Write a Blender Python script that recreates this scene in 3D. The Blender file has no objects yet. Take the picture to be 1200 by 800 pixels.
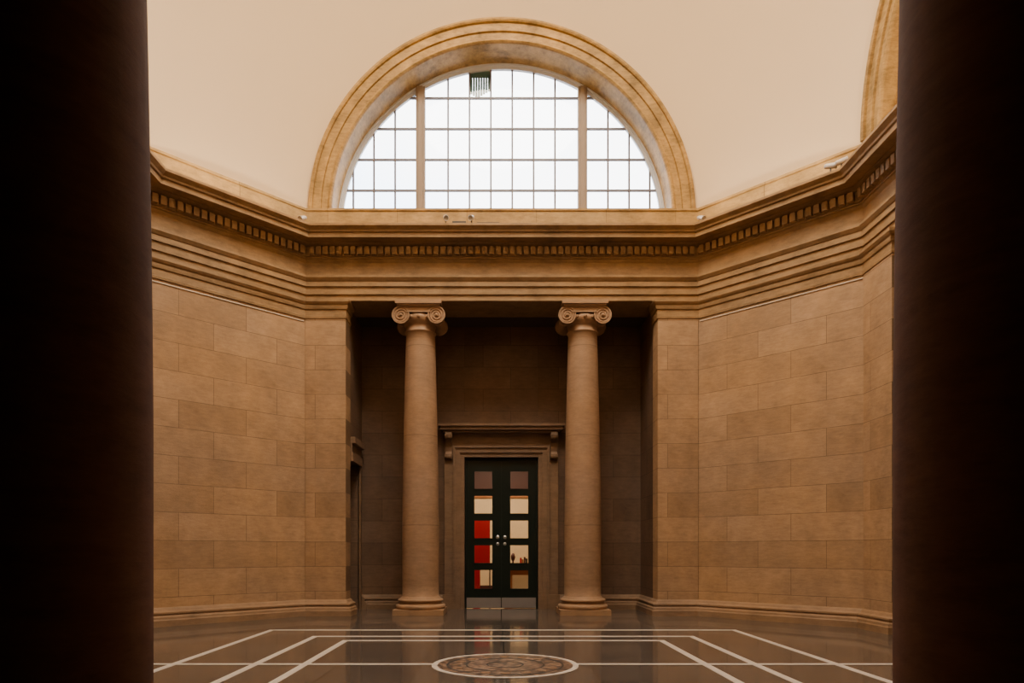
import bpy, bmesh, math, random
from mathutils import Vector, Matrix
random.seed(4)
S = bpy.context.scene

# ------------------------------------------------------------------ materials
def newmat(name):
    m = bpy.data.materials.new(name); m.use_nodes = True
    nt = m.node_tree; b = nt.nodes['Principled BSDF']
    return m, nt, b

def stone(name, col, joints=True, bw=1.15, rh=0.46, var=0.13, rough=0.6, joint_dark=0.48, blotch=0.24, bump=0.4, sc=1.0, drums=False, spec=.25):
    m, nt, b = newmat(name); N = nt.nodes; L = nt.links
    tc = N.new('ShaderNodeTexCoord')
    n1 = N.new('ShaderNodeTexNoise'); n1.inputs['Scale'].default_value = 2.2*sc; n1.inputs['Detail'].default_value = 9; n1.inputs['Roughness'].default_value = 0.65
    L.new(tc.outputs['Object'], n1.inputs['Vector'])
    mp = N.new('ShaderNodeMapping'); mp.inputs['Scale'].default_value = (2.2, 2.2, 8)
    L.new(tc.outputs['Object'], mp.inputs['Vector'])
    n2 = N.new('ShaderNodeTexNoise'); n2.inputs['Scale'].default_value = 2.4*sc; n2.inputs['Detail'].default_value = 12; n2.inputs['Roughness'].default_value = 0.75
    L.new(mp.outputs[0], n2.inputs['Vector'])
    add = N.new('ShaderNodeMath'); add.operation = 'ADD'
    L.new(n1.outputs['Fac'], add.inputs[0]); L.new(n2.outputs['Fac'], add.inputs[1])
    mr = N.new('ShaderNodeMapRange'); mr.inputs['From Min'].default_value = 0.75; mr.inputs['From Max'].default_value = 1.25
    mr.inputs['To Min'].default_value = 1-blotch; mr.inputs['To Max'].default_value = 1+blotch
    L.new(add.outputs[0], mr.inputs['Value'])
    c1 = tuple(c*(1+var) for c in col)+(1,); c2 = tuple(c*(1-var)*f for c, f in zip(col, (1, .98, .94)))+(1,)
    mul = N.new('ShaderNodeVectorMath'); mul.operation = 'SCALE'
    sc_out = mr.outputs[0]
    if drums:   # drum joints of a column shaft
        sp = N.new('ShaderNodeSeparateXYZ'); L.new(tc.outputs['Object'], sp.inputs[0])
        md = N.new('ShaderNodeMath'); md.operation = 'PINGPONG'; md.inputs[1].default_value = .85; L.new(sp.outputs['Z'], md.inputs[0])
        r2 = N.new('ShaderNodeMapRange'); r2.inputs['From Min'].default_value = .003; r2.inputs['From Max'].default_value = .011
        r2.inputs['To Min'].default_value = .66; r2.inputs['To Max'].default_value = 1; L.new(md.outputs[0], r2.inputs['Value'])
        mm = N.new('ShaderNodeMath'); mm.operation = 'MULTIPLY'; L.new(mr.outputs[0], mm.inputs[0]); L.new(r2.outputs[0], mm.inputs[1]); sc_out = mm.outputs[0]
    L.new(sc_out, mul.inputs['Scale'])
    if joints:
        sp = N.new('ShaderNodeSeparateXYZ'); L.new(tc.outputs['Object'], sp.inputs[0])
        cb = N.new('ShaderNodeCombineXYZ'); L.new(sp.outputs['X'], cb.inputs['X']); L.new(sp.outputs['Z'], cb.inputs['Y'])
        br = N.new('ShaderNodeTexBrick'); br.inputs['Scale'].default_value = 1
        br.inputs['Brick Width'].default_value = bw; br.inputs['Row Height'].default_value = rh
        br.inputs['Mortar Size'].default_value = 0.005; br.inputs['Mortar Smooth'].default_value = 0.4
        br.inputs['Color1'].default_value = c1; br.inputs['Color2'].default_value = c2
        br.inputs['Mortar'].default_value = tuple(c*joint_dark for c in col)+(1,)
        L.new(cb.outputs[0], br.inputs['Vector']); L.new(br.outputs['Color'], mul.inputs[0])
    else:
        mul.inputs[0].default_value = col
    n3 = N.new('ShaderNodeTexNoise'); n3.inputs['Scale'].default_value = 0.6; n3.inputs['Detail'].default_value = 4
    L.new(tc.outputs['Object'], n3.inputs['Vector'])
    mx = N.new('ShaderNodeMix'); mx.data_type = 'RGBA'; mx.blend_type = 'MULTIPLY'; mx.inputs[0].default_value = 1.0
    cr = N.new('ShaderNodeValToRGB'); cr.color_ramp.elements[0].position = .35; cr.color_ramp.elements[0].color = (.90, .90, .94, 1)
    cr.color_ramp.elements[1].position = .65; cr.color_ramp.elements[1].color = (1.04, .97, .85, 1)
    L.new(n3.outputs['Fac'], cr.inputs[0])
    L.new(mul.outputs[0], mx.inputs[6]); L.new(cr.outputs[0], mx.inputs[7])
    L.new(mx.outputs[2], b.inputs['Base Color'])
    b.inputs['Roughness'].default_value = rough; b.inputs['Specular IOR Level'].default_value = spec
    bp = N.new('ShaderNodeBump'); bp.inputs['Strength'].default_value = bump; bp.inputs['Distance'].default_value = 0.01
    L.new(n2.outputs['Fac'], bp.inputs['Height']); L.new(bp.outputs[0], b.inputs['Normal'])
    return m

def plain(name, col, rough=0.5, metal=0.0, noise=0.06, nscale=6):
    m, nt, b = newmat(name); N = nt.nodes; L = nt.links
    tc = N.new('ShaderNodeTexCoord'); n = N.new('ShaderNodeTexNoise'); n.inputs['Scale'].default_value = nscale
    L.new(tc.outputs['Object'], n.inputs['Vector'])
    mr = N.new('ShaderNodeMapRange'); mr.inputs['To Min'].default_value = 1-noise; mr.inputs['To Max'].default_value = 1+noise
    L.new(n.outputs['Fac'], mr.inputs['Value'])
    mu = N.new('ShaderNodeVectorMath'); mu.operation = 'SCALE'; mu.inputs[0].default_value = col
    L.new(mr.outputs[0], mu.inputs['Scale']); L.new(mu.outputs[0], b.inputs['Base Color'])
    b.inputs['Roughness'].default_value = rough; b.inputs['Metallic'].default_value = metal
    return m

def emit(name, col, st):
    m, nt, b = newmat(name)
    b.inputs['Emission Color'].default_value = col+(1,); b.inputs['Emission Strength'].default_value = st
    b.inputs['Base Color'].default_value = col+(1,)
    return m

M_wall = stone('ashlar_travertine', (0.345, 0.226, 0.133))
M_shade_wall = stone('recess_ashlar_shaded', (0.125, 0.080, 0.054))  # same ashlar, with the shade of the recess put into its colour
M_gal = stone('unlit_ashlar', (0.06, 0.038, 0.026))  # ordinary stone, colour darkened to stand in for missing light
M_plinth = stone('plinth_stone', (0.27, 0.175, 0.105), joints=False)
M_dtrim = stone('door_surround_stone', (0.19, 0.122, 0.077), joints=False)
M_ent = stone('entablature_stone', (0.29, 0.185, 0.09), joints=False, blotch=0.32)
M_block = stone('blocking_course_stone', (0.37, 0.242, 0.094), joints=True, bw=1.3, rh=3, blotch=0.35, sc=1.2)
M_arch = stone('arch_stone', (0.33, 0.205, 0.068), joints=False, blotch=0.5, sc=1.2)
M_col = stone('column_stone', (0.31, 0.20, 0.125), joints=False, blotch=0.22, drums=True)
M_shade_col = stone('column_stone_shaded', (0.115, 0.056, 0.036), joints=False, blotch=0.25, rough=.9, spec=.12, bump=.15)  # column stone with the foreground shade put into its colour
M_plaster = plain('cream_plaster', (0.70, 0.53, 0.325), 0.85, noise=0.02, nscale=1.5)
M_dark = plain('dark_ceiling_paint', (0.06, 0.045, 0.04), 0.85)
M_white = plain('white_paint', (0.55, 0.56, 0.58), 0.5)
M_muntin = plain('muntin_paint', (0.13, 0.12, 0.14), 0.5)
M_mull = plain('mullion_paint', (0.25, 0.18, 0.12), 0.6)
M_door = plain('dark_green_paint', (0.003, 0.009, 0.007), 0.35)
M_steel = plain('brushed_steel', (0.6, 0.6, 0.62), 0.35, 0.9)
M_black = plain('black_metal', (0.02, 0.02, 0.02), 0.5)
M_red = plain('red_fabric', (0.6, 0.006, 0.015), 0.7)
M_cream = plain('room_cream_paint', (0.82, 0.62, 0.40), 0.8)
M_wood = plain('orange_wood', (0.45, 0.17, 0.05), 0.5)
M_brown = plain('dark_brown_wood', (0.07, 0.014, 0.009), 0.5)
M_line = plain('white_marble_inlay', (0.60, 0.55, 0.50), 0.3, noise=0.2, nscale=9)
M_rail = plain('picture_rail_paint', (0.56, 0.46, 0.34), 0.5)
M_ext = plain('green_louvre', (0.05, 0.12, 0.10), 0.6)

# floor
M_floor, nt, b = newmat('polished_dark_marble'); N = nt.nodes; L = nt.links
tc = N.new('ShaderNodeTexCoord')
br = N.new('ShaderNodeTexBrick'); br.offset = 0.0; br.inputs['Scale'].default_value = 1
br.inputs['Brick Width'].default_value = 0.885; br.inputs['Row Height'].default_value = 0.8
br.inputs['Mortar Size'].default_value = 0.007
br.inputs['Color1'].default_value = (0.092, 0.076, 0.065, 1); br.inputs['Color2'].default_value = (0.066, 0.055, 0.048, 1)
br.inputs['Mortar'].default_value = (0.022, 0.019, 0.017, 1)
L.new(tc.outputs['Object'], br.inputs['Vector'])
n = N.new('ShaderNodeTexNoise'); n.inputs['Scale'].default_value = 22; n.inputs['Detail'].default_value = 10; n.inputs['Roughness'].default_value = .7
L.new(tc.outputs['Object'], n.inputs['Vector'])
mr = N.new('ShaderNodeMapRange'); mr.inputs['From Min'].default_value = 0.3; mr.inputs['From Max'].default_value = 0.7
mr.inputs['To Min'].default_value = 0.35; mr.inputs['To Max'].default_value = 1.75
L.new(n.outputs['Fac'], mr.inputs['Value'])
mu = N.new('ShaderNodeVectorMath'); mu.operation = 'SCALE'
L.new(br.outputs['Color'], mu.inputs[0]); L.new(mr.outputs[0], mu.inputs['Scale']); L.new(mu.outputs[0], b.inputs['Base Color'])
b.inputs['Roughness'].default_value = 0.09
n2 = N.new('ShaderNodeTexNoise'); n2.inputs['Scale'].default_value = 2.5
L.new(tc.outputs['Object'], n2.inputs['Vector'])
bp = N.new('ShaderNodeBump'); bp.inputs['Strength'].default_value = 0.04; bp.inputs['Distance'].default_value = 0.02
L.new(n2.outputs['Fac'], bp.inputs['Height']); L.new(bp.outputs[0], b.inputs['Normal'])
M_mos, nt, b = newmat('mosaic_medallion'); N = nt.nodes; L = nt.links
tc = N.new('ShaderNodeTexCoord'); v = N.new('ShaderNodeTexVoronoi'); v.inputs['Scale'].default_value = 14
L.new(tc.outputs['Object'], v.inputs['Vector'])
cr = N.new('ShaderNodeValToRGB'); cr.color_ramp.elements[0].color = (0.30, 0.19, 0.13, 1); cr.color_ramp.elements[1].color = (0.06, 0.042, 0.035, 1)
cr.color_ramp.elements[0].position = 0.2; cr.color_ramp.elements[1].position = 0.6
L.new(v.outputs['Distance'], cr.inputs[0]); L.new(cr.outputs[0], b.inputs['Base Color']); b.inputs['Roughness'].default_value = 0.3
def glassmat(name, gl, tint):
    m = bpy.data.materials.new(name); m.use_nodes = True; nt = m.node_tree; nt.nodes.clear()
    o = nt.nodes.new('ShaderNodeOutputMaterial'); mx = nt.nodes.new('ShaderNodeMixShader')
    t = nt.nodes.new('ShaderNodeBsdfTransparent'); g = nt.nodes.new('ShaderNodeBsdfGlossy')
    t.inputs[0].default_value = tint+(1,); g.inputs['Roughness'].default_value = 0.03
    mx.inputs[0].default_value = gl
    nt.links.new(t.outputs[0], mx.inputs[1]); nt.links.new(g.outputs[0], mx.inputs[2]); nt.links.new(mx.outputs[0], o.inputs[0])
    return m
M_glass = glassmat('clear_glass', 0.05, (0.97, 0.98, 1.0))
M_dglass = glassmat('door_glass', 0.03, (0.9, 0.87, 0.83))

# ------------------------------------------------------------------ mesh builder
class MB:
    def __init__(s): s.bm = bmesh.new(); s.mats = []
    def mi(s, m):
        if m not in s.mats: s.mats.append(m)
        return s.mats.index(m)
    def face(s, vs, m, smooth=False):
        try: f = s.bm.faces.new(vs)
        except ValueError: return
        f.material_index = s.mi(m); f.smooth = smooth
    def box(s, x0, x1, y0, y1, z0, z1, m, M=None):
        P = [(x0,y0,z0),(x1,y0,z0),(x1,y1,z0),(x0,y1,z0),(x0,y0,z1),(x1,y0,z1),(x1,y1,z1),(x0,y1,z1)]
        v = [s.bm.verts.new((M @ Vector(p)) if M else p) for p in P]
        for q in ((0,3,2,1),(4,5,6,7),(0,1,5,4),(1,2,6,5),(2,3,7,6),(3,0,4,7)): s.face([v[i] for i in q], m)
    def lathe(s, prof, m, seg=48, c=(0,0), M=None, smooth=True, cap=True):
        rings = []
        for r, z in prof:
            if r < 1e-4:
                p = Vector((c[0], c[1], z)); rings.append([s.bm.verts.new(M @ p if M else p)]); continue
            ring = []
            for i in range(seg):
                a = 2*math.pi*i/seg
                p = Vector((c[0]+r*math.cos(a), c[1]+r*math.sin(a), z))
                ring.append(s.bm.verts.new(M @ p if M else p))
            rings.append(ring)
        for j in range(len(rings)-1):
            A_, B_ = rings[j], rings[j+1]
            for i in range(seg):
                k = (i+1) % seg
                if len(A_) == 1 and len(B_) == 1: break
                if len(A_) == 1: s.face([A_[0], B_[k], B_[i]], m, smooth)
                elif len(B_) == 1: s.face([A_[i], A_[k], B_[0]], m, smooth)
                else: s.face([A_[i], A_[k], B_[k], B_[i]], m, smooth)
        if cap:
            if len(rings[0]) > 1: s.face(rings[0][::-1], m)
            if len(rings[-1]) > 1: s.face(rings[-1], m)
    def sweep(s, path, prof, m, closed=False, m2=None, zsplit=None):
        n = len(path); rings = []
        for i in range(n):
            ns = []
            for (a, bb) in (((i-1) % n, i), (i, (i+1) % n)):
                if not closed and (a > bb): continue
                d = Vector(path[bb])-Vector(path[a]); d.normalize(); ns.append(Vector((-d.y, d.x)))
            if len(ns) == 2: mt = (ns[0]+ns[1])/(1+ns[0].dot(ns[1]))
            else: mt = ns[0]
            rings.append([s.bm.verts.new((path[i][0]+mt.x*p, path[i][1]+mt.y*p, z)) for p, z in prof])
        for i in range(n if closed else n-1):
            A = rings[i]; B = rings[(i+1) % n]
            for j in range(len(prof)):
                k = (j+1) % len(prof)
                mm = m2 if (m2 and min(prof[j][1], prof[k][1]) >= zsplit) else m
                s.face([A[j], B[j], B[k], A[k]], mm)
        if not closed: s.face(rings[0], m); s.face(rings[-1][::-1], m)
    def prism(s, poly, d0, d1, m, M):
        a = [s.bm.verts.new(M @ Vector((x, y, d0))) for x, y in poly]
        c = [s.bm.verts.new(M @ Vector((x, y, d1))) for x, y in poly]
        s.face(a[::-1], m); s.face(c, m)
        for i in range(len(poly)):
            k = (i+1) % len(poly); s.face([a[i], a[k], c[k], c[i]], m)
    def tube(s, pts, r, m, seg=6):
        rings = []
        for i, p in enumerate(pts):
            d = (pts[min(i+1, len(pts)-1)]-pts[max(i-1, 0)]).normalized()
            u = d.orthogonal().normalized() if abs(d.y) > .9 else Vector((0,1,0))
            w = d.cross(u).normalized()
            rings.append([s.bm.verts.new(p+(u*math.cos(2*math.pi*k/seg)+w*math.sin(2*math.pi*k/seg))*r) for k in range(seg)])
        for i in range(len(rings)-1):
            for k in range(seg):
                s.face([rings[i][k], rings[i][(k+1)%seg], rings[i+1][(k+1)%seg], rings[i+1][k]], m, True)
        s.face(rings[0], m); s.face(rings[-1], m)
    def done(s, name, loc=(0,0,0), rot=0, fix=True):
        if fix: bmesh.ops.recalc_face_normals(s.bm, faces=s.bm.faces)
        me = bpy.data.meshes.new(name); s.bm.to_mesh(me); s.bm.free()
        for m in s.mats: me.materials.append(m)
        o = bpy.data.objects.new(name, me); o.location = loc; o.rotation_euler = (0,0,rot)
        S.collection.objects.link(o); return o

def wall(name, p0, p1, z0, z1, th, m=None):
    p0 = Vector(p0); p1 = Vector(p1); d = p1-p0
    b = MB(); b.box(0, d.length, -th, 0, z0, z1, m or M_wall)
    return b.done(name, (p0.x, p0.y, 0), math.atan2(d.y, d.x))

# ------------------------------------------------------------------ key dims
A = 3.68; YB = 12.8; XS = 5.70; YS = 10.75; YF = 2.49; YFS = 4.54; OP = 2.92
HE = 5.9; Z0 = 7.60
OCT = [(A,YB),(-A,YB),(-XS,YS),(-XS,YFS),(-A,YF),(A,YF),(XS,YFS),(XS,YS)]

b = MB(); b.box(-9, 9, -9, 21, -0.2, 0, M_floor); b.done('floor')
YC = 7.27
b = MB(); w = 0.042; zt = 0.003
for hx, dy in ((3.53,3.16),(2.66,2.38),(2.13,1.92)):
    for sx in (-1, 1): b.box(sx*hx-w, sx*hx+w, YC-dy-w, YC+dy+w, 0.0, zt, M_line)
    for sy in (-1, 1): b.box(-hx+w, hx-w, YC+sy*dy-w-.01, YC+sy*dy+w+.01, 0.0, zt, M_line)
for sx in (-1, 1):
    x0, x1 = sorted((sx*0.76, sx*5.3)); b.box(x0, x1, YC-w, YC+w, 0, zt+.0005, M_line)
b.done('floor_inlay_lines')
b = MB(); c_ = (0,YC-.03)
b.lathe([(0.775,0),(0.775,0.004),(0.715,0.004),(0.715,0)], M_line, 96, c_, smooth=False, cap=False)
b.lathe([(0.715,0.0025),(0.0,0.0025)], M_mos, 96, c_, smooth=False, cap=False)
for r in (.62,.42,.2):
    b.lathe([(r,0.0025),(r,0.004),(r-.02,0.004),(r-.02,0.0025)], M_black, 96, c_, smooth=False, cap=False)
for i in range(16):
    a = i*math.pi/8
    b.lathe([(.055,.0025),(.055,.0045),(0,.0045)], M_dtrim, 12, (.52*math.cos(a),YC-.03+.52*math.sin(a)), smooth=False, cap=False)
b.done('floor_medallion')

# ------------------------------------------------------------------ walls of octagon
HW = HE-.002
wall('wall_back_left_diagonal', (-A,YB), (-XS,YS), 0, HW, .4)
wall('wall_back_right_diagonal', (XS,YS), (A,YB), 0, HW, .4)
wall('wall_front_left_diagonal', (-XS,YFS), (-A,YF), 0, HW, .4)
wall('wall_front_right_diagonal', (A,YF), (XS,YFS), 0, HW, .4)
wall('wall_back_pier_left', (-OP,YB-.02), (-A,YB-.02), 0, HW, .4)
wall('wall_back_pier_right', (A,YB-.02), (OP,YB-.02), 0, HW, .4)
wall('wall_front_pier_left', (-4.4,YF), (-OP,YF), 0, HW, .44)
wall('wall_front_pier_right', (OP,YF), (4.4,YF), 0, HW, .44)
wall('wall_left_pier_back', (-XS+.02,YS), (-XS+.02,YS-.78), 0, HW, 1.7)
wall('wall_left_pier_front', (-XS+.02,YFS+.78), (-XS+.02,YFS), 0, HW, 1.7)
wall('wall_right_pier_back', (XS-.02,YS-.78), (XS-.02,YS), 0, HW, 1.7)
wall('wall_right_pier_front', (XS-.02,YFS), (XS-.02,YFS+.78), 0, HW, 1.7)
wall('wall_left', (-7.38,YS), (-7.38,YFS), 0, 6.5, .3)
wall('wall_right', (7.38,YFS), (7.38,YS), 0, 6.5, .3)
RB = 14.3
wall('wall_recess_left', (-OP,RB+.3), (-OP,14.0), 0, 6.2, .3, M_shade_wall)
wall('wall_recess_left_over_opening', (-OP,14.0), (-OP,13.18), 2.95, HW, .3, M_shade_wall)
wall('wall_recess_right', (OP,13.18), (OP,RB+.3), 0, HW, .3, M_shade_wall)
wall('wall_recess_back_right', (OP,RB), (.77,RB), 0, 6.2, .3, M_shade_wall)
wall('wall_recess_back_left', (-.77,RB), (-OP,RB), 0, 6.2, .3, M_shade_wall)
wall('wall_recess_back_over_door', (.77,RB), (-.77,RB), 3.17, 6.2, .3, M_shade_wall)
b = MB(); b.box(-3.3,3.3,13.71,14.7,5.9,6.35,M_dark); b.done('ceiling_recess')
b = MB()
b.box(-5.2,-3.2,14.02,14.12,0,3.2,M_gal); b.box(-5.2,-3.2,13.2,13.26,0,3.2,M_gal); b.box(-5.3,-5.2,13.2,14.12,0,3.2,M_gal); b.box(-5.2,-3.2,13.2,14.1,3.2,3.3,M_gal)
b.done('wall_passage')
b = MB()
b.box(-OP-.02,-OP+.05,13.2,14.12,2.95,3.12,M_dtrim); b.box(-OP-.02,-OP+.09,13.2,14.16,3.3,3.42,M_dtrim)
b.box(-OP-.02,-OP+.03,13.2,14.1,3.12,3.3,M_dtrim); b.box(-OP-.02,-OP+.03,14.0,14.12,0,2.95,M_dtrim)
b.done('trim_1')

# gallery the camera stands in (unlit; its darkness is put into the surface colours)
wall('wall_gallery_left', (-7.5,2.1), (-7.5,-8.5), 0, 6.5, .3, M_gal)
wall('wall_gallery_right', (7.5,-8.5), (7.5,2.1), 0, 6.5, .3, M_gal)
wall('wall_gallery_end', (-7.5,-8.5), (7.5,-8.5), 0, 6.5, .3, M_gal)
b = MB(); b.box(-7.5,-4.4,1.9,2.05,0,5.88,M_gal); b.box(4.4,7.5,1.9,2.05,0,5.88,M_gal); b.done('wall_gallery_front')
b = MB(); b.box(-7.6,7.6,-8.8,1.58,6.2,6.4,M_dark); b.done('ceiling_gallery')

b = MB()  # unseen roof sheets, added to stop sky light leaking in
outer = [(8.9,20.9),(-8.9,20.9),(-8.9,20.8),(-8.9,-8.8),(-8.9,-8.9),(8.9,-8.9),(8.9,-8.8),(8.9,20.8)]
for z in (6.5,6.7):
    iv = []
    for (x,y) in OCT:
        cx, cy = 0, 7.6; iv.append(b.bm.verts.new((cx+(x-cx)*1.03, cy+(y-cy)*1.03, z)))
    ov = [b.bm.verts.new((x,y,z)) for x,y in outer]
    for i in range(8):
        k = (i+1)%8; b.face([iv[i],ov[i],ov[k],iv[k]], M_dark)
b.done('roof_light_block')
b = MB()  # unseen outer shell, added to keep sky light out at the sides
b.box(-9,-8.9,-9,21,0,6.7,M_dark); b.box(8.9,9,-9,21,0,6.7,M_dark); b.box(-9,9,-9,-8.9,0,6.7,M_dark); b.box(-9,9,20.9,21,0,6.7,M_dark)
b.done('wall_light_block')

# ------------------------------------------------------------------ entablature
prof = [(-.9,HE),(0,HE),(0,6.01),(.03,6.01),(.03,6.15),(.06,6.15),(.06,6.24),(.075,6.25),(.11,6.30),(.11,6.34),(.015,6.34),
        (.015,6.60),(.035,6.62),(.055,6.65),(.08,6.66),(.08,6.69),(.10,6.69),(.10,6.86),(.13,6.865),(.17,6.88),(.21,6.90),(.21,6.91),(.40,6.91),(.40,6.99),(.43,7.0),(.44,7.03),(.50,7.08),(.50,7.12),
        (.1,7.15),(.05,7.17),(.05,7.55),(.07,7.56),(.07,Z0),(-.9,Z0)]
b = MB(); b.sweep(OCT, prof, M_ent, closed=True, m2=M_block, zsplit=7.14)
for i in range(8):
    p0 = Vector(OCT[i]); p1 = Vector(OCT[(i+1)%8]); d = (p1-p0); Ln = d.length; d.normalize()
    M = Matrix.Translation((p0.x,p0.y,0)) @ Matrix.Rotation(math.atan2(d.y,d.x),4,'Z')
    pt = .128; k = int((Ln-.16)/pt); off = (Ln-(k-1)*pt)/2
    for j in range(k):
        x = off+j*pt; b.box(x-.043,x+.043,.095,.175,6.705,6.845,M_ent,M)
b.done('entablature')

LP = [(-OP,13.18),(-OP,YB-.02),(-A-.008,YB-.02),(-XS+.02,YS+.008),(-XS+.02,YS-.78),(-7.3,YS-.78)]
RP = [(-x,y) for x,y in reversed(LP)]
band = [(-.03,5.56),(.015,5.56),(.02,5.60),(.012,5.61),(.012,5.72),(.035,5.73),(.045,5.77),(.045,5.80),(.07,5.82),(.09,5.85),(.09,HE-.002),(-.03,HE-.002)]
base = [(-.03,0),(.13,0),(.13,.10),(.12,.115),(.115,.15),(.09,.17),(.085,.19),(.10,.20),(.10,.225),(.05,.25),(.03,.28),(0.01,.30),(-.03,.30)]
b = MB(); b.sweep(LP, band, M_ent); b.done('trim_2')
b = MB(); b.sweep(RP, band, M_ent); b.done('trim_3')
b = MB(); b.sweep(LP, base, M_plinth); b.done('baseboard_left')
b = MB(); b.sweep(RP, base, M_plinth); b.done('baseboard_right')
b = MB(); b.sweep([(OP,13.18),(OP,RB),(1.22,RB)], base, M_dtrim); b.sweep([(-1.22,RB),(-OP,RB),(-OP,14.13)], base, M_dtrim); b.done('baseboard_back')
rail = [(-.01,5.50),(.015,5.50),(.015,5.518),(-.01,5.518)]
b = MB(); b.sweep([(-A-.03,YB-.03),(-XS,YS)], rail, M_rail); b.done('picture_rail')
b = MB(); b.sweep([(XS,YS),(A+.03,YB-.03)], rail, M_rail); b.done('picture_rail')

# ------------------------------------------------------------------ dome
DC = Vector((0,7.5,Z0)); R = math.sqrt((12.9-7.5)**2+3.65**2)
bm = bmesh.new(); bmesh.ops.create_uvsphere(bm, u_segments=128, v_segments=96, radius=R)
bmesh.ops.translate(bm, verts=bm.verts, vec=DC)
XU = 5.68
for co, no in (((0,12.9,0),(0,1,0)),((0,2.1,0),(0,-1,0)),((XU,0,0),(1,0,0)),((-XU,0,0),(-1,0,0)),((0,0,Z0-.02),(0,0,-1)),((0,0,13.6),(0,0,1))):
    bmesh.ops.bisect_plane(bm, geom=bm.verts[:]+bm.edges[:]+bm.faces[:], plane_co=co, plane_no=no, clear_outer=True)
for f in bm.faces: f.smooth = True
me = bpy.data.meshes.new('ceiling_dome'); bm.to_mesh(me); bm.free(); me.materials.append(M_plaster)
o = bpy.data.objects.new('ceiling_dome', me); S.collection.objects.link(o)
ro = math.sqrt(R*R-(13.6-Z0)**2)
b = MB(); b.lathe([(ro+.1,13.66),(0,13.66)], emit('laylight_glass',(1,.9,.76),4.0), 64, (0,7.5), smooth=False, cap=False)
for i in range(12):
    M = Matrix.Translation((0,7.5,0)) @ Matrix.Rotation(i*math.pi/6,4,'Z'); b.box(.2,ro+.1,-.03,.03,13.56,13.62,M_white,M)
b.lathe([(ro+.12,13.5),(ro+.12,13.66),(ro-.1,13.66),(ro-.1,13.5),(ro+.12,13.5)], M_white, 64, (0,7.5), smooth=False, cap=False)
b.done('skylight')

def arch(name, ro, loc, rot, depth=.6):
    pr = [(ro+.05,.06),(ro-.0,-.02),(ro-.02,-.09),(ro-.06,-.10),(ro-.085,-.08),(ro-.09,-.04),(ro-.235,-.035),(ro-.245,.0),
          (ro-.36,.005),(ro-.38,-.03),(ro-.41,-.035),(ro-.43,-.01),(ro-.44,.02),(ro-.44,.2),(ro-.42,.21),(ro-.42,.40),(ro-.41,.41),(ro-.41,depth-.02)]
    b = MB(); seg = 96; rings = []
    for r, d in pr:
        rings.append([b.bm.verts.new((r*math.cos(math.pi*i/seg), d, r*math.sin(math.pi*i/seg))) for i in range(seg+1)])
    for j in range(len(rings)-1):
        for i in range(seg): b.face([rings[j][i],rings[j][i+1],rings[j+1][i+1],rings[j+1][i]], M_arch, False)
    return b.done(name, loc, rot, fix=False)
arch('window_arch_surround', 3.65, (0,12.9,Z0), 0)
rs = math.sqrt(R*R-XU*XU)
arch('blind_arch', rs, (XU,7.5,Z0), -math.pi/2, .3)
arch('blind_arch', rs, (-XU,7.5,Z0), math.pi/2, .3)
arch('blind_arch', 3.65, (0,2.1,Z0), math.pi, .3)
def lunette(name, r, loc, rot):
    b = MB(); vs = [b.bm.verts.new((r*math.cos(math.pi*i/48), 0, r*math.sin(math.pi*i/48))) for i in range(49)]
    b.face(vs, M_plaster); b.done(name, loc, rot)
lunette('wall_lunette_right', rs, (XU+.28,7.5,Z0), -math.pi/2)
lunette('wall_lunette_left', rs, (-XU-.28,7.5,Z0), math.pi/2)
lunette('wall_lunette_front', 3.65, (0,1.82,Z0), math.pi)

# ------------------------------------------------------------------ lunette window
YW = 13.5; rw = 3.21
b = MB(); seg = 96
def ring(r0, r1, y0, y1, m):
    rr = []
    for r, y in ((r1,y0),(r0,y0),(r0,y1),(r1,y1)):
        rr.append([b.bm.verts.new((r*math.cos(math.pi*i/seg), y, Z0+r*math.sin(math.pi*i/seg))) for i in range(seg+1)])
    for j in range(4):
        for i in range(seg): b.face([rr[j][i],rr[j][i+1],rr[(j+1)%4][i+1],rr[(j+1)%4][i]], m)
ring(rw, 3.40, YW-.02, YW+.10, M_white)
ring(rw-.06, rw, YW+.02, YW+.08, M_white)
def top(x): return Z0+math.sqrt(max(0,(rw-.02)**2-x*x))
for s in (-1,1):
    xm = s*1.6; b.box(xm-.09,xm+.09,YW-.05,YW+.10,Z0,top(abs(xm)+.0),M_mull)
    b.box(xm-.045,xm+.045,YW-.075,YW-.05,Z0,top(abs(xm)),M_mull)
    for x in (.212,.636,1.06,2.11,2.53,2.94): b.box(s*x-.018,s*x+.018,YW+.03,YW+.06,Z0,top(x),M_muntin)
for z in (8.355,8.965,9.575,10.185):
    hw = math.sqrt(rw**2-(z-Z0)**2)-.02; b.box(-hw,hw,YW+.025,YW+.065,z-.018,z+.018,M_muntin)
b.box(-rw,rw,YW-.02,YW+.1,Z0,Z0+.12,M_white)
vs = [b.bm.verts.new(((rw)*math.cos(math.pi*i/seg), YW+.045, Z0+rw*math.sin(math.pi*i/seg))) for i in range(seg+1)]
b.face(vs, M_glass)
win = b.done('window_1')
b = MB()
for i in range(8):
    x = -.622+i*.05; b.box(x,x+.044,YW+.066,YW+.085,10.22+.028*abs(i-2.5),10.72,M_ext)
b.box(-.625,-.22,YW+.064,YW+.09,10.62,10.74,M_ext)
lv = b.done('ventilation_louvre'); lv.parent = win

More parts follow.
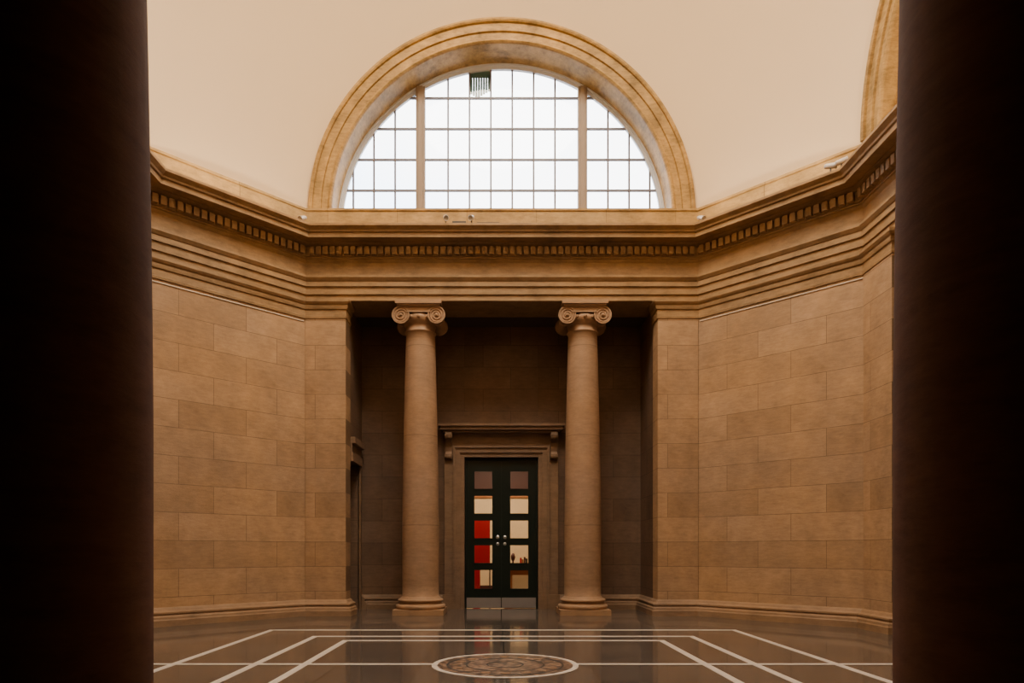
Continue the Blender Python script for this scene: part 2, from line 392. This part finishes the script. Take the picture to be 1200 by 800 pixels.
# ------------------------------------------------------------------ ionic column
def make_column(M_col):
    b = MB()
    b.box(-.475,.475,-.475,.475,0,.11,M_col)
    pr = [(.46,.11),(.475,.125),(.48,.155),(.47,.185),(.45,.195),(.42,.20),(.405,.215),(.40,.235),(.41,.25),(.43,.255),(.438,.27),(.43,.29),(.41,.30),(.385,.305),(.383,.325),(.365,.335)]
    r0, r1 = .352, .278
    for i in range(0,25):
        t = i/24; z = .35+t*(5.36-.35); tt = max(0,(t-.25)/.75)**1.4; pr.append((r0-(r0-r1)*tt, z))
    pr += [(.295,5.37),(.30,5.385),(.295,5.40),(.28,5.405),(.28,5.50),(.30,5.51),(.345,5.56),(.365,5.61),(.36,5.66),(.30,5.68)]
    b.lathe(pr, M_col, 72)
    zc = 5.635; rv = .165; cx = .335
    for s in (-1,1):
        M = Matrix.Translation((s*cx,0,zc)) @ Matrix.Rotation(math.pi/2,4,'X')
        b.lathe([(.0,-.35),(rv-.025,-.35),(rv-.02,-.37),(rv,-.37),(rv,-.33),(rv-.02,-.30),(.12,-.15),(.105,-.03),(.12,-.02),(.12,.02),(.105,.03),(.12,.15),(rv-.02,.30),(rv,.33),(rv,.37),(rv-.02,.37),(rv-.025,.35),(0,.35)], M_col, 32, M=M, smooth=False)
        for yf in (-.355,.355):
            pts = []
            for i in range(90):
                t = i/89; a = math.pi/2 - s*t*2.4*2*math.pi; rr = (rv-.012)*(1-t)+.035*t
                pts.append(Vector((s*cx+rr*math.cos(a), yf, zc+rr*math.sin(a))))
            b.tube(pts, .013, M_col)
            b.lathe([(0,-.03),(.03,-.02),(.035,0),(.03,.02),(0,.03)], M_col, 12, M=Matrix.Translation((s*cx,yf,zc)) @ Matrix.Rotation(math.pi/2,4,'X'))
    b.box(-cx,cx,-.350,.350,5.69,5.80,M_col)
    for yf in (-.36,.36):
        b.box(-cx,cx,yf-.014,yf+.014,5.78,5.80,M_col); b.box(-cx+.1,cx-.1,yf-.014,yf+.014,5.685,5.70,M_col)
    for k in range(5):
        a = (-2+k)*.42
        for sg in (-1,1):
            b.lathe([(0,-.05),(.03,-.03),(.04,0),(.03,.03),(0,.04)], M_col, 10, M=Matrix.Translation((.35*math.sin(a), sg*.35*math.cos(a), 5.62)))
    b.box(-.40,.40,-.40,.40,5.80,5.83,M_col); b.box(-.43,.43,-.43,.43,5.83,HE-.001,M_col)
    return b
col = make_column(M_col).done('ionic_column', (-1.56,13.15,0)); cm = col.data
dk = make_column(M_shade_col).done('ionic_column', (-1.552,2.14,0)); dm = dk.data
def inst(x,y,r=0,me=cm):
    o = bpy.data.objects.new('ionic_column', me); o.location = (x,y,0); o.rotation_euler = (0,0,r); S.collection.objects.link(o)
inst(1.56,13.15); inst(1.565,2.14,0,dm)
for s in (-1,1):
    for y in (6.09,9.2): inst(s*6.05,y,math.pi/2)

# ------------------------------------------------------------------ door surround
b = MB(); y = RB; T = M_dtrim
for s in (-1,1):
    def bx(a,c,p,z0,z1):
        x0,x1 = sorted((s*a,s*c)); b.box(x0,x1,y-p,y+.02,z0,z1,T)
    bx(.77,.86,.05,0,3.26); bx(.86,.96,.08,0,3.36); bx(.96,1.0,.11,0,3.40); bx(1.0,1.19,.05,0,3.66)
    bx(.95,1.22,.10,0,.3)
    poly = [(0,3.66),(.24,3.66),(.25,3.60),(.23,3.54),(.18,3.50),(.12,3.46),(.10,3.38),(.09,3.28),(.13,3.22),(.13,3.16),(.09,3.12),(.03,3.11),(0,3.14)]
    M = Matrix(((0,0,1,0),(-1,0,0,y),(0,1,0,0),(0,0,0,1)))
    x0,x1 = sorted((s*1.03,s*1.16)); b.prism(poly, x0, x1, T, M)
    for (yy,zz,r) in ((.17,3.58,.075),(.09,3.17,.05)):
        b.lathe([(0,x0-.012),(r,x0-.012),(r,x1+.012),(0,x1+.012)], T, 20, M=Matrix.Translation((0,y-yy,zz)) @ Matrix(((0,0,1,0),(1,0,0,0),(0,1,0,0),(0,0,0,1))))
b.box(-.77,.77,y-.05,y+.02,3.17,3.26,T); b.box(-.86,.86,y-.08,y+.02,3.26,3.36,T); b.box(-.96,.96,y-.11,y+.02,3.36,3.40,T)
b.box(-1.0,1.0,y-.04,y+.02,3.40,3.66,T)
b.box(-1.2,1.2,y-.2,y+.02,3.66,3.71,T); b.box(-1.26,1.26,y-.27,y+.02,3.71,3.78,T); b.box(-1.3,1.3,y-.31,y+.02,3.78,3.83,T)
b.done('trim_4')

# ------------------------------------------------------------------ double door
b = MB(); yd = RB+.10
b.box(-.765,-.735,yd-.06,yd+.08,0,3.165,M_door); b.box(.735,.765,yd-.06,yd+.08,0,3.165,M_door); b.box(-.765,.765,yd-.06,yd+.08,3.12,3.165,M_door)
rows = [(2.90,2.50),(2.39,1.98),(1.87,1.46),(1.35,.94),(.83,.40)]
for s in (-1,1):
    def bx(a,c,z0,z1,m=M_door,y0=yd-.03,y1=yd+.03):
        x0,x1 = sorted((s*a,s*c)); b.box(x0,x1,y0,y1,z0,z1,m)
    bx(.006,.17,.012,3.118); bx(.585,.733,.012,3.118)
    zt_ = 3.118
    for (t_,bo) in rows:
        bx(.17,.585,t_,zt_); zt_ = bo
    bx(.17,.585,.012,zt_)
    for (t_,bo) in rows:
        bx(.17,.585,bo,t_,M_dglass,yd-.002,yd+.002)
        for (a,c,z0,z1) in ((.17,.19,bo,t_),(.565,.585,bo,t_),(.19,.565,bo,bo+.02),(.19,.565,t_-.02,t_)): bx(a,c,z0,z1,M_door,yd-.04,yd-.028)
    bx(.01,.728,.02,.23,M_steel,yd-.036,yd-.03)
    b.lathe([(0,-.05),(.035,-.05),(.04,-.035),(.025,-.02),(.02,0)], M_steel, 20, M=Matrix.Translation((s*.075,yd-.03,1.5)) @ Matrix.Rotation(-math.pi/2,4,'X'))
    b.lathe([(.0,0),(.035,0),(.035,.006),(0,.006)], M_steel, 20, M=Matrix.Translation((s*.075,yd-.03,1.36)) @ Matrix.Rotation(math.pi/2,4,'X'))
b.box(-.006,.006,yd+.0,yd+.04,.012,3.118,M_black)
b.done('door_1')

# ------------------------------------------------------------------ room beyond door
wall('wall_shop_left', (-2.6,20.2), (-2.6,14.7), 0, 4.2, .1, M_cream)
wall('wall_shop_right', (2.6,14.7), (2.6,20.2), 0, 4.2, .1, M_cream)
wall('wall_shop_back', (2.6,19.8), (-2.6,19.8), 0, 2.85, .1, M_cream)
wall('wall_shop_back_upper', (2.6,19.79), (-2.6,19.79), 2.85, 4.2, .1, M_brown)
b = MB(); b.box(-2.7,2.7,14.6,20.2,4.2,4.3,M_brown); b.done('ceiling_shop')
b = MB(); b.box(-2.6,2.6,19.74,19.8,2.76,2.85,M_wood); b.box(-2.6,2.6,19.76,19.8,0,.22,M_brown); b.done('trim_5')
b = MB()
b.box(-.70,-.27,17.3,17.36,.85,2.12,M_red); b.box(-.70,-.52,17.3,17.36,.1,.85,M_red); b.box(-.74,-.23,17.29,17.37,2.12,2.16,M_black); b.box(-.7,-.28,17.1,17.55,0,.1,M_black)
b.box(-.29,-.26,17.3,17.36,.1,.85,M_black)
b.done('red_banner_stand')
b = MB()
b.box(.05,1.5,17.4,18.0,.72,.78,M_brown); b.box(.1,1.45,17.45,17.95,.0,.72,M_wood); b.box(.3,1.45,17.43,17.45,.25,.6,M_cream)
b.done('display_counter')
b = MB()
b.lathe([(.06,.78),(.07,.80),(.02,.83),(.02,.95),(.05,1.0),(.06,1.07),(.03,1.15),(0,1.16)], M_brown, 20, (.32,17.6)); b.done('small_vase')
b = MB()
for i,(h,mm) in enumerate(((.26,M_red),(.22,M_wood),(.28,M_brown),(.24,M_black))): b.box(.5+i*.05,.54+i*.05,17.5,17.7,.78,.78+h,mm)
b.done('book_row')

# ------------------------------------------------------------------ cornice spotlights
def spot(x,y,z,rz,tilt=.5):
    b = MB()
    b.box(-.05,.05,-.03,.03,0,.02,M_black); b.box(-.01,.01,-.01,.01,.02,.10,M_black)
    M = Matrix.Translation((0,0,.13)) @ Matrix.Rotation(math.pi/2+tilt,4,'X')
    b.lathe([(0,-.09),(.03,-.09),(.04,-.06),(.045,.06),(.05,.09),(.04,.09),(.035,.05),(0,.05)], M_line, 20, M=M)
    b.done('spotlight',(x,y,z),rz)
zc_ = 7.122
spot(3.62,12.40,zc_,.4); spot(-3.62,12.40,zc_,-.4); spot(5.15,10.72,zc_,.9,.2); spot(5.26,10.60,zc_,1.2,-.2)
spot(-1.02,12.38,zc_,.2); spot(-.55,12.38,zc_,-.2)
b = MB(); b.box(-.9,-.65,12.34,12.44,7.125,7.17,M_black); b.box(-.45,-.05,12.34,12.40,7.125,7.15,M_black); b.done('lighting_track')

# ------------------------------------------------------------------ lights
def area(name, loc, rot, size, power, colr, shape='DISK', sy=None):
    l = bpy.data.lights.new(name,'AREA'); l.shape = shape; l.size = size
    if sy: l.size_y = sy
    l.energy = power; l.color = colr
    o = bpy.data.objects.new(name,l); o.location = loc; o.rotation_euler = rot; S.collection.objects.link(o); return o
area('skylight_lamp', (0,7.5,13.45), (0,0,0), 4.6, 1350, (1,.86,.68))
for s in (-1,1):
    area('cornice_uplight', (s*4.45,11.5,7.25), (math.pi,0,-s*math.radians(45)), 2.2, 12, (1,.82,.6), 'RECTANGLE', .12)
    area('cornice_uplight', (s*4.45,3.8,7.25), (math.pi,0,s*math.radians(45)), 2.2, 50, (1,.82,.6), 'RECTANGLE', .12)
    area('cornice_uplight', (s*5.4,7.6,7.25), (math.pi,0,math.pi/2), 4, 60, (1,.82,.6), 'RECTANGLE', .12)
area('shop_ceiling_lamp', (0,17.2,4.1), (0,0,0), 2.5, 220, (1,.83,.58))

w_ = bpy.data.worlds.new('overcast_sky'); S.world = w_; w_.use_nodes = True
nt = w_.node_tree; bg = nt.nodes['Background']
tc = nt.nodes.new('ShaderNodeTexCoord'); n = nt.nodes.new('ShaderNodeTexNoise'); n.inputs['Scale'].default_value = 5
cr = nt.nodes.new('ShaderNodeValToRGB'); cr.color_ramp.elements[0].position = .35; cr.color_ramp.elements[0].color = (.72,.84,1,1)
cr.color_ramp.elements[1].position = .55; cr.color_ramp.elements[1].color = (1,1,1,1)
nt.links.new(tc.outputs['Generated'], n.inputs['Vector']); nt.links.new(n.outputs['Fac'], cr.inputs[0]); nt.links.new(cr.outputs[0], bg.inputs['Color'])
bg.inputs['Strength'].default_value = 9

c = bpy.data.cameras.new('camera'); c.lens = 24; c.sensor_width = 36; c.shift_x = 17/1200; c.shift_y = 246/1200
co = bpy.data.objects.new('camera', c); co.location = (-.08,0,1.2); co.rotation_euler = (math.pi/2,0,0)
S.collection.objects.link(co); S.camera = co
